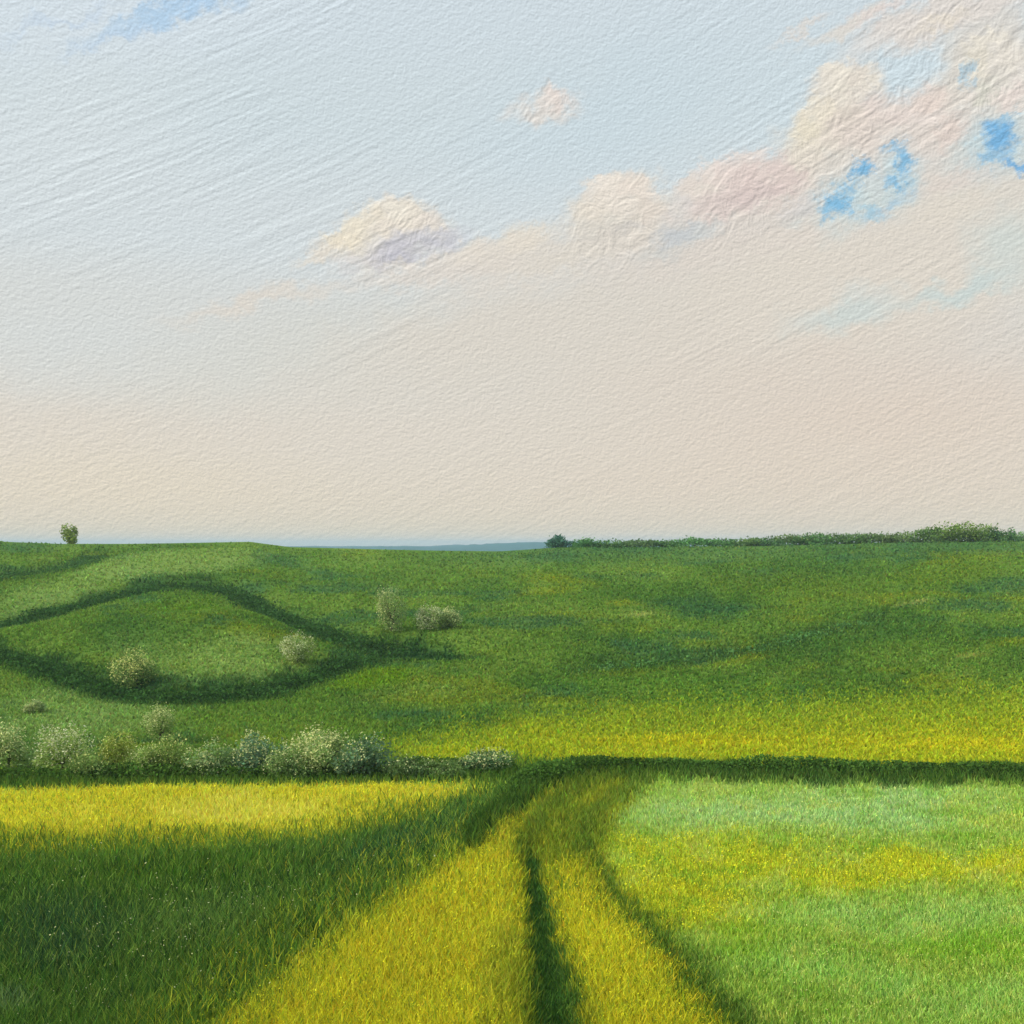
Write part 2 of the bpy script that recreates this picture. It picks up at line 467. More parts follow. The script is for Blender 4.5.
# ------------------------------------------------------------------ leaf clouds for shrubs and trees
def leaf_cards(P, size, A, up=0.4):
    n = len(P)
    nrm = rng.standard_normal((n, 3)); nrm[:, 2] = np.abs(nrm[:, 2]) + up
    nrm /= np.linalg.norm(nrm, axis=1)[:, None]
    t = rng.standard_normal((n, 3)); t -= nrm * (t * nrm).sum(1)[:, None]; t /= np.linalg.norm(t, axis=1)[:, None]
    bt = np.cross(nrm, t)
    s = (size * (0.6 + 0.8 * rng.random(n)))[:, None]
    Q = np.empty((n, 4, 3))
    Q[:, 0] = P - t * s; Q[:, 1] = P - bt * s * 0.55; Q[:, 2] = P + t * s; Q[:, 3] = P + bt * s * 0.55
    i = np.arange(n) * 4
    F4 = np.stack([i, i + 1, i + 2, i + 3], 1)
    CC = np.repeat(A[:, None, :], 4, 1)
    return Q.reshape(-1, 3), F4, CC.reshape(-1, 3)

def tube(bm_V, bm_F, p0, p1, r0, r1, seg=7):
    p0 = np.array(p0, float); p1 = np.array(p1, float)
    d = p1 - p0; d /= np.linalg.norm(d)
    a = np.cross(d, [0.3, 0.9, 0.1]); a /= np.linalg.norm(a); b = np.cross(d, a)
    o = len(bm_V)
    for p, r in ((p0, r0), (p1, r1)):
        for k in range(seg):
            t = 2 * math.pi * k / seg
            bm_V.append(p + (a * math.cos(t) + b * math.sin(t)) * r)
    for k in range(seg):
        bm_F.append((o + k, o + (k + 1) % seg, o + seg + (k + 1) % seg, o + seg + k))

def plant(name, x, y, w, h, crown_c, part_names, label, cat, group=None, blossom=None, nb=0, b_bias=(-0.5, -0.3, 0.8),
          leaves=1100, trunk_frac=0.12, lobes=7, leaf=None, squash=1.0):
    z = float(height(np.array([x]), np.array([y]))[0])
    root = bpy.data.objects.new(name, None); root.empty_display_size = 0.5
    col.objects.link(root); root.location = (x, y, z)
    tag(root, label, cat, group)
    leaf = leaf or max(0.030 * w, 0.0009 * y)
    # trunk and limbs
    V, Fc = [], []
    tr = 0.035 * h
    top = h * (trunk_frac + 0.3)
    tube(V, Fc, (0, 0, -0.25), (0.02 * w, 0, top), tr, tr * 0.55)
    lob = []
    for k in range(lobes):
        a = 2 * math.pi * (k + rng.random() * 0.7) / lobes
        rr = w * 0.5 * (0.25 + 0.55 * rng.random())
        zz = h * (trunk_frac + (1 - trunk_frac) * (0.16 + 0.50 * rng.random()))
        c = np.array((math.cos(a) * rr, math.sin(a) * rr, zz))
        lob.append((c, w * (0.15 + 0.13 * rng.random()), h * (1 - trunk_frac) * (0.24 + 0.10 * rng.random())))
        tube(V, Fc, (0.01 * w, 0, top * (0.5 + 0.4 * rng.random())), c, tr * 0.45, tr * 0.12, 5)
    lob.append((np.array((0, 0, h * (trunk_frac + (1 - trunk_frac) * 0.62))), w * 0.26, h * (1 - trunk_frac) * 0.36))
    lob.append((np.array((0.05 * w, 0, h * 0.2)), w * 0.34, h * 0.2))
    link(part_names[0], mesh_from(part_names[0], np.array(V), np.array(Fc), np.full(len(Fc), 4), None, M_BARK, True), root)
    # crown
    def cloud(n, shell):
        which = rng.integers(0, len(lob), n)
        d = rng.standard_normal((n, 3)); d /= np.linalg.norm(d, axis=1)[:, None] * (0.8 + 0.4 * rng.random((n, 1)))
        rad = (1 - shell * rng.random(n) ** 1.6)[:, None] * (0.75 + 0.5 * rng.random((n, 1)))
        cs = np.array([l[0] for l in lob])[which]; rx = np.array([l[1] for l in lob])[which]; rz = np.array([l[2] for l in lob])[which]
        P = cs + d * rad * np.stack([rx, rx, rz * squash], 1)
        P[:, 2] = np.maximum(P[:, 2], 0.03 * h)
        return P, d
    P, d = cloud(leaves, 0.55)
    A = albedo(np.array(crown_c, float)[None].repeat(leaves, 0), 1.0)
    cl = fbm(P[:, 0] * 3 / w * 1.3 + 5, P[:, 2] * 3 / h + P[:, 1] * 2 / w, int(abs(x) * 10) % 97, 2)
    A = np.clip(A * (0.7 + 0.6 * cl)[:, None] * (1 + 0.05 * rng.standard_normal((leaves, 3))), 0.005, 0.8)
    Q, F4, CC = leaf_cards(P, leaf, A)
    link(part_names[1], mesh_from(part_names[1], Q, F4, np.full(len(F4), 4), CC, M_LEAF), root)
    if blossom is not None:
        P, d = cloud(nb * 3, 0.12)
        b = np.array(b_bias, float); b /= np.linalg.norm(b)
        rel = P - np.array((0, 0, h * 0.5)); rel = rel / np.array((w * .5, w * .5, h * .5))
        s = (rel * b).sum(1) + 0.35 * rng.standard_normal(len(P))
        P = P[np.argsort(-s)[:nb]]
        P = P + b * 0.03 * w
        A = albedo(np.array(blossom, float)[None].repeat(nb, 0), 0.95) * (0.85 + 0.3 * rng.random((nb, 1)))
        Q, F4, CC = leaf_cards(P, leaf * 0.66, np.clip(A, 0, 0.85))
        link('blossom', mesh_from('blossom', Q, F4, np.full(len(F4), 4), CC, M_LEAF), root)
    return root

def px(u, row, wpx, hpx):
    xx, y_ = ground_xy(u, row)
    return float(xx), float(y_), wpx * float(y_) / F, hpx * float(y_) / F

CREAM = (230, 236, 176); PALE = (196, 218, 152); YEL = (208, 220, 134)
SH = ('stem', 'foliage')
BUSHES = [
    (297, 660, 34, 30, (110, 142, 66), CREAM, 260, (-0.4, -0.5, 0.7), 'lone cream-blossomed bush perched on the lower dark fold of the hill'),
    (392, 630, 32, 46, (92, 128, 66), PALE, 170, (-0.7, -0.4, 0.4), 'tall narrow pale-flowering bush highest on the hill, left of two low round ones'),
    (428, 629, 28, 24, (114, 148, 80), CREAM, 220, (-0.3, -0.5, 0.7), 'low round cream-flowering bush beside the tall narrow one on the hill'),
    (449, 628, 24, 22, (110, 146, 84), PALE, 170, (0.3, -0.5, 0.8), 'rightmost of the pale flowering bushes high on the hill'),
    (136, 680, 46, 36, (76, 114, 46), YEL, 240, (-0.2, -0.4, 0.9), 'bush with yellowish blossom on top inside the loop of dark folds'),
    (36, 713, 20, 14, (124, 156, 96), PALE, 70, (-0.3, -0.5, 0.8), 'smallest pale bush, below the dark fold at far left'),
    (160, 742, 36, 38, (100, 138, 62), PALE, 230, (-0.1, -0.5, 0.9), 'pale-topped bush standing above the row at the hill foot'),
    (8, 772, 58, 48, (104, 140, 76), PALE, 230, (-0.1, -0.5, 0.8), 'pale flowering bush at the left end of the row at the hill foot'),
    (62, 774, 54, 50, (106, 142, 62), CREAM, 240, (0.0, -0.5, 0.9), 'broad cream-flowering bush second from the left end of the foot row'),
    (116, 776, 48, 48, (112, 138, 44), YEL, 80, (0.2, -0.4, 0.9), 'yellow-green bush with few blossoms in the hill-foot row'),
    (172, 777, 46, 46, (88, 124, 46), YEL, 70, (-0.2, -0.4, 0.9), 'mid green bush under the pale-topped one in the hill-foot row'),
    (212, 778, 50, 44, (92, 132, 76), PALE, 120, (-0.4, -0.5, 0.7), 'greyish green bush left of the dark teal one in the foot row'),
    (254, 777, 56, 48, (64, 106, 76), PALE, 130, (-0.1, -0.4, 0.9), 'dark teal bush with a pale flowering cap in the foot row'),
    (322, 777, 60, 50, (108, 146, 80), PALE, 330, (-0.6, -0.5, 0.7), 'large bush whose left side is white with blossom, in the foot row'),
    (362, 779, 60, 46, (62, 102, 70), PALE, 60, (-0.3, -0.3, 0.9), 'dark blue-green bush at the right end of the tall foot row'),
    (92, 779, 46, 34, (90, 128, 54), YEL, 40, (-0.1, -0.4, 0.9), 'low green bush filling the gap right of the broad cream-flowering one'),
    (146, 778, 44, 34, (100, 136, 56), PALE, 60, (-0.1, -0.4, 0.9), 'small pale green bush right of the yellow-green one in the foot row'),
    (286, 779, 50, 34, (84, 122, 56), PALE, 60, (-0.3, -0.4, 0.9), 'low green bush between the dark teal one and the big white-sided one'),
    (402, 780, 50, 26, (64, 100, 46), PALE, 20, (-0.1, -0.4, 0.9), 'low dark bush just right of the tall foot row'),
    (438, 779, 50, 20, (70, 106, 44), PALE, 20, (0.0, -0.4, 0.9), 'flat dark bush between the tall foot row and the bush by the bend'),
    (480, 775, 52, 24, (62, 102, 56), PALE, 100, (0.0, -0.4, 0.9), 'low spreading bush with pale top beside the bend of the track'),
]
for (u, r, w, h, c, b, nb, bias, lab) in BUSHES:
    c = tuple(t * 0.85 + 26 for t in c)
    X, Y, W, H = px(u, r, w, h)
    plant('flowering_bush', X, Y, W, H, c, SH, lab, 'bush', 'flowering bushes on and below the hill', b, int(nb * 5), bias, leaves=2400, trunk_frac=0.0, lobes=9)

# ---- trees on the skyline
TP = ('trunk', 'crown')
def ridge_tree(u, wpx, hpx, c, lab, yr=292, group='trees along the skyline', **k):
    X = (u - 512) / F * yr
    plant('skyline_tree', X, yr, wpx * yr / F, hpx * yr / F, c, TP, lab, 'tree', group, leaves=k.pop('leaves', 1500), leaf=0.0011 * yr, **k)
ridge_tree(70, 17, 20, (120, 146, 62), 'lone pale yellow-green tree standing on the left skyline', squash=1.15, trunk_frac=0.02, leaves=1200, lobes=5)
ridge_tree(558, 30, 13, (60, 104, 92), 'dark bluish dome-shaped tree at the middle of the skyline', trunk_frac=0.03)
for (u, w, h, c, lab) in [
    (930, 26, 15, (84, 120, 62), 'left tree of the rounded grove on the right skyline'),
    (946, 30, 19, (90, 124, 54), 'tree second from the left in the rounded skyline grove'),
    (964, 34, 20, (96, 128, 56), 'tallest, broad tree in the middle of the rounded skyline grove'),
    (983, 30, 19, (90, 124, 58), 'tree just right of the tallest in the rounded skyline grove'),
    (999, 22, 13, (70, 110, 70), 'small right end tree of the rounded skyline grove')]:
    ridge_tree(u, w * 1.3, h * 1.05, c, lab, trunk_frac=-0.16, yr=286)
low = [(588, 20, 8), (612, 24, 7), (640, 26, 7), (668, 22, 6), (694, 30, 8), (722, 26, 7), (748, 22, 7), (770, 26, 8), (796, 26, 9), (814, 26, 10), (836, 24, 9), (858, 30, 9), (880, 24, 8), (902, 24, 9), (1018, 28, 8), (1050, 30, 9), (1090, 30, 9)]
names = ['nearest the dark dome-shaped tree', 'second right of the dark dome-shaped tree', 'third right of the dark dome-shaped tree', 'above the pale streak on the hill',
         'left end of the longer clump', 'broad one in the longer clump', 'small one between the two clumps', 'left side of the higher clump', 'left of the top of the higher clump',
         'at the top of the higher clump', 'right of the top of the higher clump', 'broad flat one left of the grove', 'second from the left side of the grove', 'touching the left side of the grove', 'just right of the rounded grove', 'beyond the grove, near the frame edge', 'farthest right on the ridge']
for (u, w, h), nm in zip(low, names):
    ridge_tree(u, w * 1.9, h * 1.25, (70 + (u % 7) * 3, 110 + (u % 5) * 4, 70), 'low bluish green skyline scrub tree, ' + nm, group='low scrub trees along the right skyline', trunk_frac=-0.08, leaves=1200, lobes=9)

# ------------------------------------------------------------------ hedgerows: leaf strips along a ground line; those in hill folds stand in for shade
def hedge_or_fold_shade(pts, half, hgt, n, c, label, leaf, taper=True, cat='hedge', name='hedge_or_fold_shade'):
    p = line(pts)
    seg = np.hypot(*(p[1:] - p[:-1]).T); cum = np.concatenate([[0], np.cumsum(seg)])
    s = rng.random(n) * cum[-1]
    X = np.interp(s, cum, p[:, 0]); Y = np.interp(s, cum, p[:, 1])
    k = np.clip(np.searchsorted(cum, s) - 1, 0, len(seg) - 1)
    t = (p[k + 1] - p[k]) / seg[k][:, None]
    off = np.clip(rng.standard_normal(n) * 0.5, -1.6, 1.6)
    bump = fbm(s / 3.0, s * 0 + 3, 44, 3)
    wv = half * (0.6 + 0.8 * fbm(s / 7.0, s * 0 + 9, 45, 2))
    X = X - t[:, 1] * off * wv; Y = Y + t[:, 0] * off * wv
    env = np.clip(1 - (off / 1.5) ** 2, 0, 1) * (0.35 + 1.2 * bump)
    if taper: env = env * np.clip(np.minimum(s, cum[-1] - s) / (0.10 * cum[-1]), 0.4, 1)
    Z = height(X, Y) + hgt * env * rng.random(n) ** 0.6
    A = albedo(np.array(c, float)[None].repeat(n, 0)) * (0.6 + 0.8 * fbm(X / 2.2, Y / 2.2, 46, 2))[:, None] * (1 + 0.06 * rng.standard_normal((n, 3)))
    mid = np.array((p[:, 0].mean(), p[:, 1].mean(), 0.0)); mid[2] = float(height(mid[:1], mid[1:2])[0])
    Q, F4, CC = leaf_cards(np.stack([X, Y, Z], 1) - mid, leaf * np.ones(n), np.clip(A, 0.004, 0.8), 0.2)
    o = link(name, mesh_from(name, Q, F4, np.full(len(F4), 4), CC, M_LEAF), None, mid)
    tag(o, label, cat, 'dark hedgerows and scrub lines')
    return o
hedge_or_fold_shade(GULLY['upper'], 2.6, 0.8, 9000, (44, 80, 38), 'arched strip of added dark leaves for the fold shade curving over the upper left of the hill', 0.2)  # leaves added to darken the fold, which shading alone leaves pale
hedge_or_fold_shade(GULLY['lower'], 1.9, 0.7, 9000, (44, 80, 36), 'sagging strip of added dark leaves for the fold shade swinging across the lower left of the hill', 0.16)  # added dark leaves stand for the shade in the lower fold
hedge_or_fold_shade(GULLY['top'], 3.0, 0.5, 3000, (56, 94, 48), 'short faint strip of added leaves for fold shade just below the left skyline', 0.24)  # weak strip added for the shade of the top fold
hedge_or_fold_shade(GULLY['right'], 2.0, 0.35, 1600, (62, 106, 56), 'faint bluish strip of added leaves for fold shade rising across the right of the hill', 0.18)  # sparse leaves added where the right-hand fold is shaded
hedge_or_fold_shade([(-250, 779), (0, 779), (120, 779), (260, 779), (390, 777), (450, 775), (510, 772)], 1.5, 0.75, 13000, (58, 92, 34), 'straight dark hedge behind the yellow strip at the hill foot', 0.09, False)
hedge_or_fold_shade([(518, 790), (545, 780), (570, 775), (600, 773), (700, 772), (850, 772), (940, 774), (1024, 778), (1250, 784)], 1.0, 0.8, 16000, (58, 94, 36), 'long dark hedge curving right from the track bend under the yellow pasture', 0.085, True)

# ------------------------------------------------------------------ wild flowers: pale heads in the dark meadow, yellow florets on the lanes
def florets(name, u, v, keep, size, colr, zlo, zhi):
    x, y = ground_xy(u, v)
    C, Hh, uu, vv = vegetation(x, y)
    m = keep(C, uu, vv)
    x, y = x[m], y[m]
    n = len(x)
    z = height(x, y) + zlo + (zhi - zlo) * rng.random(n)
    A = albedo(np.array(colr, float)[None].repeat(n, 0)) * (0.75 + 0.5 * rng.random((n, 1)))
    Q, F4, CC = leaf_cards(np.stack([x, y, z], 1), size * y / 18 * np.ones(n), np.clip(A, 0, 0.85), 0.6)
    o = link(name, mesh_from(name, Q, F4, np.full(len(F4), 4), CC, M_LEAF)); tag(o, kind='stuff')
yel = lambda C, u, v: (C[:, 0] > 150) & (C[:, 2] < 60)
u, v = scatter(90000, -150, 1174, 784, 1100); florets('yellow_flowers', u, v, yel, 0.017, (206, 196, 34), 0.10, 0.26)
dark = lambda C, u, v: (C[:, 0] < 90) & (u < 480) & (rng.random(len(u)) < 0.1 + 0.5 * ell(u, v, 190, 935, 170, 60, -15))
u, v = scatter(6500, -100, 480, 850, 1060); florets('white_flowers', u, v, dark, 0.016, (196, 204, 150), 0.25, 0.42)
pale = lambda C, u, v: (u > 620 + 200 * rng.random(len(u))) & (C[:, 1] > 160) & (C[:, 2] > 55)
u, v = scatter(9000, 600, 1174, 790, 1080); florets('pale_flowers', u, v, pale, 0.012, (190, 204, 120), 0.14, 0.26)

# ------------------------------------------------------------------ sky
def sky_uv(pxx, pyy):
    """bearing/elevation (scaled radians) of a sight line"""
    d = np.array(((pxx - 512) / F, 1.0, (EYE - pyy) / F)); d /= np.linalg.norm(d)
    return math.atan2(d[0], d[1]) * 1000, math.asin(d[2]) * 1000

SUN_EL, SUN_AZ = 30.0, -104.0      # azimuth from +Y towards +X: over the left shoulder
world = bpy.data.worlds.new('World'); scene.world = world; world.use_nodes = True
nt = world.node_tree; N = nt.nodes; L = nt.links; N.clear()
out = N.new('ShaderNodeOutputWorld')
sky = N.new('ShaderNodeTexSky'); sky.sky_type = 'NISHITA'; sky.sun_disc = False
sky.sun_elevation = R(SUN_EL); sky.sun_rotation = R(SUN_AZ); sky.air_density = 1.0; sky.dust_density = 2.0
bg0 = N.new('ShaderNodeBackground'); bg0.inputs['Strength'].default_value = 0.1
L.new(sky.outputs[0], bg0.inputs['Color'])
tc = N.new('ShaderNodeTexCoord')
sx = N.new('ShaderNodeSeparateXYZ'); L.new(tc.outputs['Generated'], sx.inputs[0])
def math_(op, a, b=None, c=None, clamp=False):
    n = N.new('ShaderNodeMath'); n.operation = op; n.use_clamp = clamp
    for i, s in enumerate((a, b, c)):
        if s is None: continue
        if isinstance(s, (int, float)): n.inputs[i].default_value = s
        else: L.new(s, n.inputs[i])
    return n.outputs[0]
az = math_('MULTIPLY', math_('ARCTAN2', sx.outputs[0], sx.outputs[1]), 1000.0)
el = math_('MULTIPLY', math_('ARCSINE', sx.outputs[2]), 1000.0)
cx = N.new('ShaderNodeCombineXYZ'); L.new(az, cx.inputs[0]); L.new(el, cx.inputs[1])
UV = cx.outputs[0]
def mapping(vec, loc=(0, 0, 0), rot=0.0, scl=(1, 1, 1), typ='TEXTURE'):
    n = N.new('ShaderNodeMapping'); n.vector_type = typ
    n.inputs['Location'].default_value = loc; n.inputs['Rotation'].default_value = (0, 0, rot); n.inputs['Scale'].default_value = scl
    L.new(vec, n.inputs['Vector']); return n.outputs[0]
def noise(vec, detail=4, rough=0.6, dist=0.0):
    n = N.new('ShaderNodeTexNoise'); n.noise_dimensions = '2D'
    n.inputs['Scale'].default_value = 1.0; n.inputs['Detail'].default_value = detail; n.inputs['Roughness'].default_value = rough; n.inputs['Distortion'].default_value = dist
    L.new(vec, n.inputs['Vector']); return n
# warped coordinates give every cloud its ragged edge
nz = noise(mapping(UV, (0, 0, 0), 0, (42, 34, 1)), 6, 0.65)
vs = N.new('ShaderNodeVectorMath'); vs.operation = 'SUBTRACT'; L.new(nz.outputs['Color'], vs.inputs[0]); vs.inputs[1].default_value = (0.5, 0.5, 0.5)
vm = N.new('ShaderNodeVectorMath'); vm.operation = 'MULTIPLY'; L.new(vs.outputs[0], vm.inputs[0]); vm.inputs[1].default_value = (52, 52, 0)
va = N.new('ShaderNodeVectorMath'); va.operation = 'ADD'; L.new(UV, va.inputs[0]); L.new(vm.outputs[0], va.inputs[1])
WUV = va.outputs[0]
def rgb(c): return (*[float(t) for t in lin(c)], 1)
def mix(fac, a, b):
    n = N.new('ShaderNodeMix'); n.data_type = 'RGBA'
    if isinstance(fac, float): n.inputs[0].default_value = fac
    else: L.new(fac, n.inputs[0])
    for s, k in ((a, 6), (b, 7)):
        if isinstance(s, tuple): n.inputs[k].default_value = s
        else: L.new(s, n.inputs[k])
    return n.outputs[2]
def sm(v, a, b):
    n = N.new('ShaderNodeMapRange'); n.interpolation_type = 'SMOOTHSTEP'
    n.inputs['From Min'].default_value = a; n.inputs['From Max'].default_value = b
    L.new(v, n.inputs['Value']); return n.outputs['Result']
# clear upper air: pale blue, cream toward the horizon
ramp = N.new('ShaderNodeValToRGB'); cr = ramp.color_ramp; cr.interpolation = 'EASE'
mr = N.new('ShaderNodeMapRange'); mr.inputs['From Min'].default_value = 0; mr.inputs['From Max'].default_value = 1570
L.new(el, mr.inputs['Value']); L.new(mr.outputs['Result'], ramp.inputs[0])
def elf(row): return sky_uv(512, row)[1] / 1570
cr.elements[0].position = 0; cr.elements[0].color = rgb((222, 210, 192))
cr.elements[1].position = 1.0; cr.elements[1].color = rgb((150, 185, 220))
for row, c in ((440, (219, 210, 197)), (340, (212, 212, 206)), (240, (210, 217, 218)), (120, (205, 216, 219)), (0, (206, 217, 222))):
    e = cr.elements.new(elf(row)); e.color = rgb(c)
C_ = ramp.outputs[0]
# the layer of warm veil cloud whose upper edge climbs to the right
B = [
    # broad tints
    (90, 20, 330, 60, 10, (213, 223, 229), .7, 1.), (60, 130, 200, 110, 15, (214, 221, 222), .6, 1.),
    (196, 4, 90, 13, 18, (168, 200, 228), .75, 1.), (150, 16, 90, 10, 22, (174, 204, 228), .7, 1.), (112, 36, 70, 8, 24, (184, 206, 226), .7, 1.), (60, 22, 80, 7, 24, (190, 208, 226), .5, 1.),
    (620, 110, 260, 110, 18, (200, 215, 221), .6, 1.), (880, 70, 180, 80, 10, (204, 220, 226), .5, 1.),
    (60, 330, 260, 90, 5, (212, 215, 212), .7, 1.), (300, 350, 280, 70, 14, (212, 211, 202), .6, 1.),
    # veil below the climbing edge
    (760, 330, 420, 130, 14, (218, 208, 194), .95, .7), (520, 330, 330, 80, 15, (217, 209, 196), .9, .8),
    (900, 420, 360, 130, 4, (219, 203, 187), .85, 1.), (760, 480, 400, 70, 0, (220, 206, 190), .6, 1.),
    (120, 490, 280, 70, 0, (224, 212, 192), .7, 1.), (260, 302, 130, 14, 14, (222, 212, 198), .7, .9),
    (900, 240, 260, 110, 10, (220, 211, 197), .9, .6),
    # cumulus heads
    (385, 238, 84, 36, 8, (222, 215, 202), .95, .5), (400, 222, 44, 22, 0, (228, 218, 202), .9, .6), (352, 232, 26, 24, 20, (228, 218, 198), .8, .7),
    (412, 246, 56, 20, 8, (196, 194, 198), .8, .8), (380, 262, 26, 12, 0, (190, 190, 198), .5, .9), (452, 240, 36, 18, 15, (206, 206, 210), .6, .9),
    (500, 250, 70, 22, 16, (226, 217, 200), .8, .7),
    (622, 216, 70, 46, 6, (224, 215, 200), .95, .5), (614, 198, 42, 26, 0, (230, 220, 206), .8, .6), (680, 240, 44, 26, 20, (192, 196, 194), .6, .9), (590, 240, 50, 24, 10, (208, 206, 196), .5, .9),
    (740, 200, 84, 44, 12, (222, 208, 198), .95, .5), (752, 188, 56, 26, 10, (216, 196, 188), .7, .9), (700, 180, 36, 18, 25, (226, 216, 202), .8, .7), (740, 226, 60, 16, 15, (206, 202, 196), .6, .9),
    (842, 100, 46, 42, 20, (222, 214, 202), .95, .5), (842, 82, 34, 20, 0, (230, 222, 206), .9, .6), (826, 140, 62, 44, 10, (226, 216, 198), .95, .6), (870, 130, 66, 34, 0, (222, 208, 196), .9, .7),
    (930, 125, 80, 40, 6, (224, 212, 200), .9, .6), (990, 85, 70, 60, 0, (224, 216, 204), .9, .6), (960, 70, 30, 40, 0, (214, 208, 196), .6, .9),
    (950, 14, 130, 26, 10, (222, 213, 203), .9, .7), (850, 22, 70, 12, 18, (222, 214, 202), .8, .8), (1000, 30, 60, 26, 0, (216, 210, 200), .8, .8),
    (545, 107, 52, 18, 8, (224, 216, 206), .85, .8), (562, 100, 24, 12, 8, (228, 214, 204), .7, .9),
    # turquoise and blue openings
    (845, 195, 60, 40, 28, (194, 214, 214), .9, .9), (895, 180, 40, 52, -10, (192, 212, 214), .8, .9), (985, 150, 54, 46, 10, (192, 211, 213), .85, .9), (800, 222, 20, 14, 0, (184, 206, 210), .8, .9), (948, 152, 26, 30, 0, (198, 213, 210), .7, .9),
    (850, 312, 84, 24, 8, (202, 211, 206), .8, .9), (965, 288, 76, 16, 12, (198, 211, 207), .8, .9), (1006, 245, 50, 50, 0, (206, 213, 206), .8, .9), (870, 290, 44, 16, 0, (210, 213, 206), .5, .9), (880, 208, 40, 10, 25, (164, 200, 220), .8, .9),
]
HOLES = [(845, 196, 46, 30, 30, (186, 212, 218), .7, 1.), (898, 172, 28, 36, 0, (186, 212, 218), .7, 1.), (995, 145, 40, 36, 0, (186, 212, 218), .7, 1.),
    (836, 203, 18, 18, 30, (130, 184, 216), 1., .8), (826, 210, 12, 10, 30, (144, 190, 216), .7, 1.), (862, 170, 12, 16, -20, (128, 182, 216), 1., .8), (850, 187, 13, 7, -35, (136, 186, 216), .8, 1.),
    (904, 160, 11, 22, 10, (132, 184, 216), .95, .9), (892, 147, 13, 6, 15, (132, 184, 216), .8, 1.), (896, 184, 24, 8, -28, (130, 184, 216), .9, 1.), (872, 212, 24, 8, -25, (158, 198, 216), .7, 1.),
    (1000, 136, 20, 22, -10, (120, 176, 216), 1., .8), (988, 158, 22, 9, -25, (134, 184, 216), .8, 1.), (1016, 164, 22, 8, -30, (118, 174, 216), .95, .9), (1008, 118, 16, 8, 20, (148, 192, 216), .6, 1.), (967, 74, 8, 18, 5, (168, 200, 216), .8, 1.)]
MASK = None
nf = noise(mapping(UV, (3, 9, 0), 0, (15, 12, 1)), 5, 0.7)
fs = N.new('ShaderNodeVectorMath'); fs.operation = 'SUBTRACT'; L.new(nf.outputs['Color'], fs.inputs[0]); fs.inputs[1].default_value = (0.5, 0.5, 0.5)
fm = N.new('ShaderNodeVectorMath'); fm.operation = 'MULTIPLY'; L.new(fs.outputs[0], fm.inputs[0]); fm.inputs[1].default_value = (34, 34, 0)
fa = N.new('ShaderNodeVectorMath'); fa.operation = 'ADD'; L.new(UV, fa.inputs[0]); L.new(fm.outputs[0], fa.inputs[1])
FUV = fa.outputs[0]
def blob(C_, x_, y_, rx, ry, ang, c, op, soft=1.0, vec=None):
    a, b = sky_uv(x_, y_); s = 1000 / F
    # a vanishing dependence on the layer below keeps the shader evaluating one cloud at a time
    ch = N.new('ShaderNodeVectorMath'); ch.operation = 'MULTIPLY_ADD'
    L.new(C_, ch.inputs[0]); ch.inputs[1].default_value = (1e-6, 1e-6, 0); L.new(vec or WUV, ch.inputs[2])
    m = mapping(ch.outputs[0], (a, b, 0), R(ang), (rx * s, ry * s, 1))
    ln = N.new('ShaderNodeVectorMath'); ln.operation = 'LENGTH'; L.new(m, ln.inputs[0])
    f = sm(ln.outputs['Value'], 1.0, 1.0 - soft)
    return mix(math_('MULTIPLY', f, op), C_, rgb(c))
for k, b in enumerate(B): C_ = blob(C_, *b)
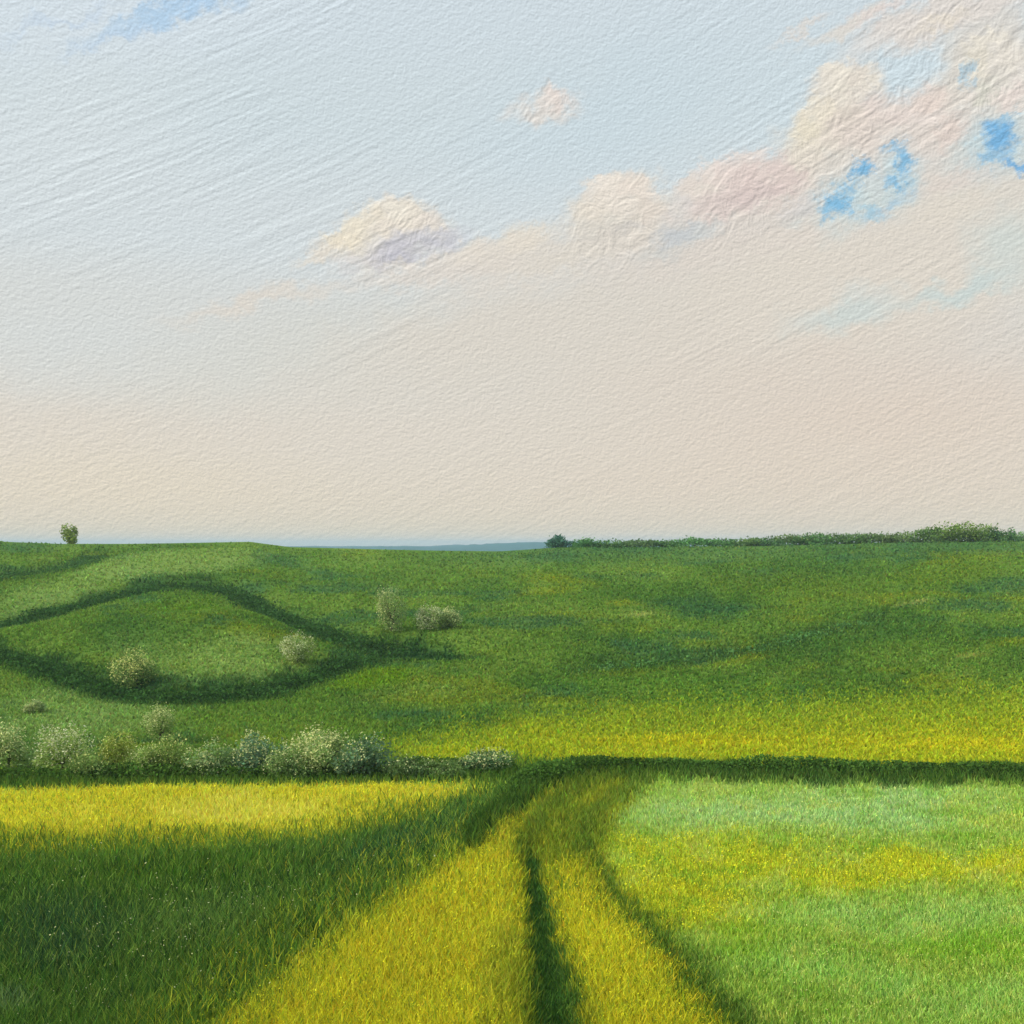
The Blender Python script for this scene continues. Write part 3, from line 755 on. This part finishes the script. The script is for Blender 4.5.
LUMPS = [
    (560, 256, 170, 34, 14, (221, 212, 199), .85, .8), (700, 246, 150, 40, 12, (219, 209, 197), .8, .8), (450, 268, 130, 24, 10, (220, 211, 199), .7, .9), (820, 190, 90, 50, 15, (221, 211, 199), .7, .8), (920, 150, 110, 60, 0, (221, 210, 199), .6, .9),
    (372, 216, 24, 14, 10, (232, 222, 202), .8, .8), (398, 210, 26, 12, -5, (230, 222, 206), .8, .8), (430, 222, 26, 14, -15, (224, 214, 202), .7, .8), (340, 240, 24, 14, 20, (234, 222, 198), .8, .8), (318, 256, 34, 10, 25, (226, 216, 200), .7, .9),
    (396, 250, 34, 14, 10, (194, 191, 198), .6, .9), (360, 262, 40, 12, 8, (214, 208, 204), .6, .9), (470, 252, 60, 14, 18, (224, 214, 200), .7, .9), (530, 238, 44, 16, 20, (226, 216, 200), .8, .8), (420, 275, 120, 16, 6, (220, 211, 200), .6, 1.),
    (584, 214, 30, 22, 25, (226, 216, 200), .8, .8), (600, 190, 26, 16, 10, (230, 220, 206), .8, .8), (636, 188, 26, 14, -10, (230, 218, 204), .8, .8), (650, 210, 24, 20, 0, (222, 210, 196), .8, .8), (612, 236, 26, 16, 0, (212, 204, 192), .7, .9), (662, 250, 40, 16, 15, (202, 202, 196), .6, .9), (560, 258, 80, 18, 12, (218, 210, 196), .7, 1.),
    (690, 186, 28, 14, 20, (226, 214, 202), .8, .8), (722, 172, 30, 14, 15, (228, 212, 202), .8, .8), (770, 166, 28, 14, 10, (224, 208, 198), .8, .8), (786, 180, 30, 22, 0, (218, 198, 190), .7, .8), (720, 205, 34, 18, 10, (214, 198, 190), .7, .9), (700, 232, 40, 14, 15, (200, 204, 202), .7, .9), (770, 220, 60, 16, 14, (216, 208, 198), .7, .9),
    (806, 128, 22, 18, 0, (230, 220, 196), .8, .8), (820, 108, 18, 18, 0, (230, 220, 200), .8, .8), (830, 74, 22, 12, 0, (228, 220, 206), .8, .8), (856, 80, 16, 16, 0, (224, 214, 200), .8, .8), (872, 104, 18, 14, 0, (222, 208, 198), .8, .8), (900, 116, 30, 14, 0, (226, 212, 202), .8, .8), (930, 100, 24, 18, 0, (226, 208, 196), .7, .8), (950, 130, 22, 20, 0, (222, 204, 192), .7, .8),
    (976, 60, 20, 24, 0, (224, 216, 198), .8, .8), (1008, 60, 22, 22, 0, (228, 220, 206), .8, .8), (985, 90, 16, 20, 0, (208, 206, 190), .7, .8), (1010, 96, 22, 16, 0, (228, 214, 204), .8, .8), (960, 180, 60, 16, 8, (222, 210, 198), .8, .9), (940, 210, 80, 20, 10, (222, 213, 198), .7, .9), (880, 225, 60, 14, 14, (220, 212, 200), .7, .9), (800, 240, 60, 16, 10, (220, 210, 198), .7, .9),
    (392, 206, 30, 9, -8, (236, 228, 212), .8, .8), (352, 226, 22, 10, 30, (236, 226, 204), .8, .8), (440, 236, 34, 12, 10, (198, 197, 204), .6, .9), (404, 258, 40, 8, 6, (192, 190, 200), .6, .9),
    (606, 182, 24, 9, 10, (236, 226, 212), .8, .8), (648, 192, 20, 10, -15, (232, 220, 206), .8, .8), (630, 226, 30, 10, 15, (206, 200, 192), .6, .9), (676, 236, 30, 14, 15, (194, 198, 200), .7, .9), (590, 228, 20, 14, 0, (214, 208, 196), .6, .9),
    (712, 168, 24, 8, 15, (232, 220, 210), .8, .8), (750, 158, 24, 8, 10, (230, 218, 208), .8, .8), (760, 196, 40, 14, 10, (212, 194, 188), .6, .9), (800, 206, 34, 12, 20, (208, 204, 200), .6, .9),
    (838, 68, 20, 8, 0, (236, 228, 212), .8, .8), (808, 118, 16, 9, 30, (234, 224, 204), .8, .8), (846, 116, 20, 16, 0, (212, 202, 188), .6, .9), (836, 160, 30, 12, 10, (214, 206, 194), .6, .9), (990, 40, 26, 10, 0, (234, 226, 210), .8, .8), (1000, 76, 20, 12, 0, (214, 208, 196), .6, .9), (930, 118, 24, 9, 0, (230, 218, 208), .8, .8),
    (800, 30, 40, 8, 22, (222, 214, 204), .7, .9), (880, 10, 50, 10, 14, (224, 212, 204), .8, .9), (940, 22, 40, 10, 10, (226, 216, 200), .8, .9)]
for b in LUMPS: C_ = blob(C_, *b, vec=FUV)
for b in HOLES: C_ = blob(C_, *b, vec=FUV)
for (x_, y_, rx, ry, ang) in ((395, 240, 100, 50, 14), (620, 225, 90, 60, 14), (740, 205, 90, 55, 14), (850, 130, 90, 90, 0), (960, 60, 130, 110, 0), (545, 107, 60, 24, 8)):
    a_, b_ = sky_uv(x_, y_); s_ = 1000 / F
    ln = N.new('ShaderNodeVectorMath'); ln.operation = 'LENGTH'; L.new(mapping(WUV, (a_, b_, 0), R(ang), (rx * s_, ry * s_, 1)), ln.inputs[0])
    f_ = sm(ln.outputs['Value'], 1.0, 0.3)
    MASK = f_ if MASK is None else math_('MAXIMUM', MASK, f_)
# brush-stroke relief and canvas grain: embossed light and dark multiplied into the sky colour
def relief(vec_scale, rot, delta, detail, rough, dist=0.0):
    a = noise(mapping(UV, (0, 0, 0), rot, vec_scale), detail, rough, dist)
    b = noise(mapping(UV, delta, rot, vec_scale), detail, rough, dist)
    return math_('SUBTRACT', a.outputs['Fac'], b.outputs['Fac'])
st = relief((120, 5.0, 1), R(25), (1.0, -2.2, 0), 4, 0.62, 0.8)
st2 = relief((4.6, 2.8, 1), R(12), (0.8, -1.2, 0), 3, 0.75, 0.4)
st3 = relief((26, 16, 1), R(40), (1.2, -1.6, 0), 4, 0.7, 1.5)
amp = N.new('ShaderNodeMapRange'); nbig = noise(mapping(UV, (40, 7, 0), R(20), (260, 120, 1)), 2, 0.5)
L.new(nbig.outputs['Fac'], amp.inputs['Value']); amp.inputs['From Min'].default_value = 0.36; amp.inputs['From Max'].default_value = 0.65
amp.inputs['To Min'].default_value = 0.08; amp.inputs['To Max'].default_value = 0.55
rel = math_('ADD', math_('ADD', math_('MULTIPLY', st, math_('MULTIPLY', amp.outputs['Result'], math_('MULTIPLY_ADD', sm(el, 110.0, 260.0), 0.55, 0.45))), math_('MULTIPLY', st2, 0.55)), math_('MULTIPLY', st3, math_('MULTIPLY_ADD', MASK, 0.8, 0.12)))
rel = math_('ADD', rel, 1.0)
mv = N.new('ShaderNodeVectorMath'); mv.operation = 'SCALE'; L.new(C_, mv.inputs[0]); L.new(rel, mv.inputs['Scale'])
bg1 = N.new('ShaderNodeBackground'); L.new(mv.outputs[0], bg1.inputs['Color']); bg1.inputs['Strength'].default_value = 1.09
ms = N.new('ShaderNodeMixShader'); ms.inputs[0].default_value = 0.9
L.new(bg0.outputs[0], ms.inputs[1]); L.new(bg1.outputs[0], ms.inputs[2]); L.new(ms.outputs[0], out.inputs['Surface'])

sun_d = bpy.data.lights.new('sun', 'SUN'); sun_d.energy = 3.0; sun_d.angle = R(1.0); sun_d.color = (1.0, 0.93, 0.82)
sun = bpy.data.objects.new('sun', sun_d); col.objects.link(sun)
from mathutils import Vector
sd = Vector((math.sin(R(SUN_AZ)) * math.cos(R(SUN_EL)), math.cos(R(SUN_AZ)) * math.cos(R(SUN_EL)), math.sin(R(SUN_EL))))
sun.rotation_euler = sd.to_track_quat('Z', 'Y').to_euler()
sun.location = sd * 200

# ------------------------------------------------------------------ air
bpy.ops.mesh.primitive_cube_add(size=1)
haze = bpy.context.object; haze.name = 'haze'
haze.data.name = 'haze'
haze.location = (0, 3400, -4); haze.scale = (60000, 7600, 60)
tag(haze, kind='stuff')
hm = bpy.data.materials.new('thin_haze'); hm.use_nodes = True
hn = hm.node_tree.nodes; hn.clear()
ho = hn.new('ShaderNodeOutputMaterial'); hv = hn.new('ShaderNodeVolumePrincipled')
hv.inputs['Color'].default_value = (0.66, 0.85, 1.0, 1); hv.inputs['Density'].default_value = 0.0002
hm.node_tree.links.new(hv.outputs[0], ho.inputs['Volume'])
haze.data.materials.append(hm)

# ------------------------------------------------------------------ view
vs_ = scene.view_settings
vs_.view_transform = 'Standard'; vs_.look = 'None'; vs_.exposure = 0; vs_.gamma = 1; vs_.use_curve_mapping = False
scene.render.film_transparent = False
scene.cycles.max_bounces = 5; scene.cycles.diffuse_bounces = 3; scene.cycles.transmission_bounces = 3
scene.cycles.volume_bounces = 1
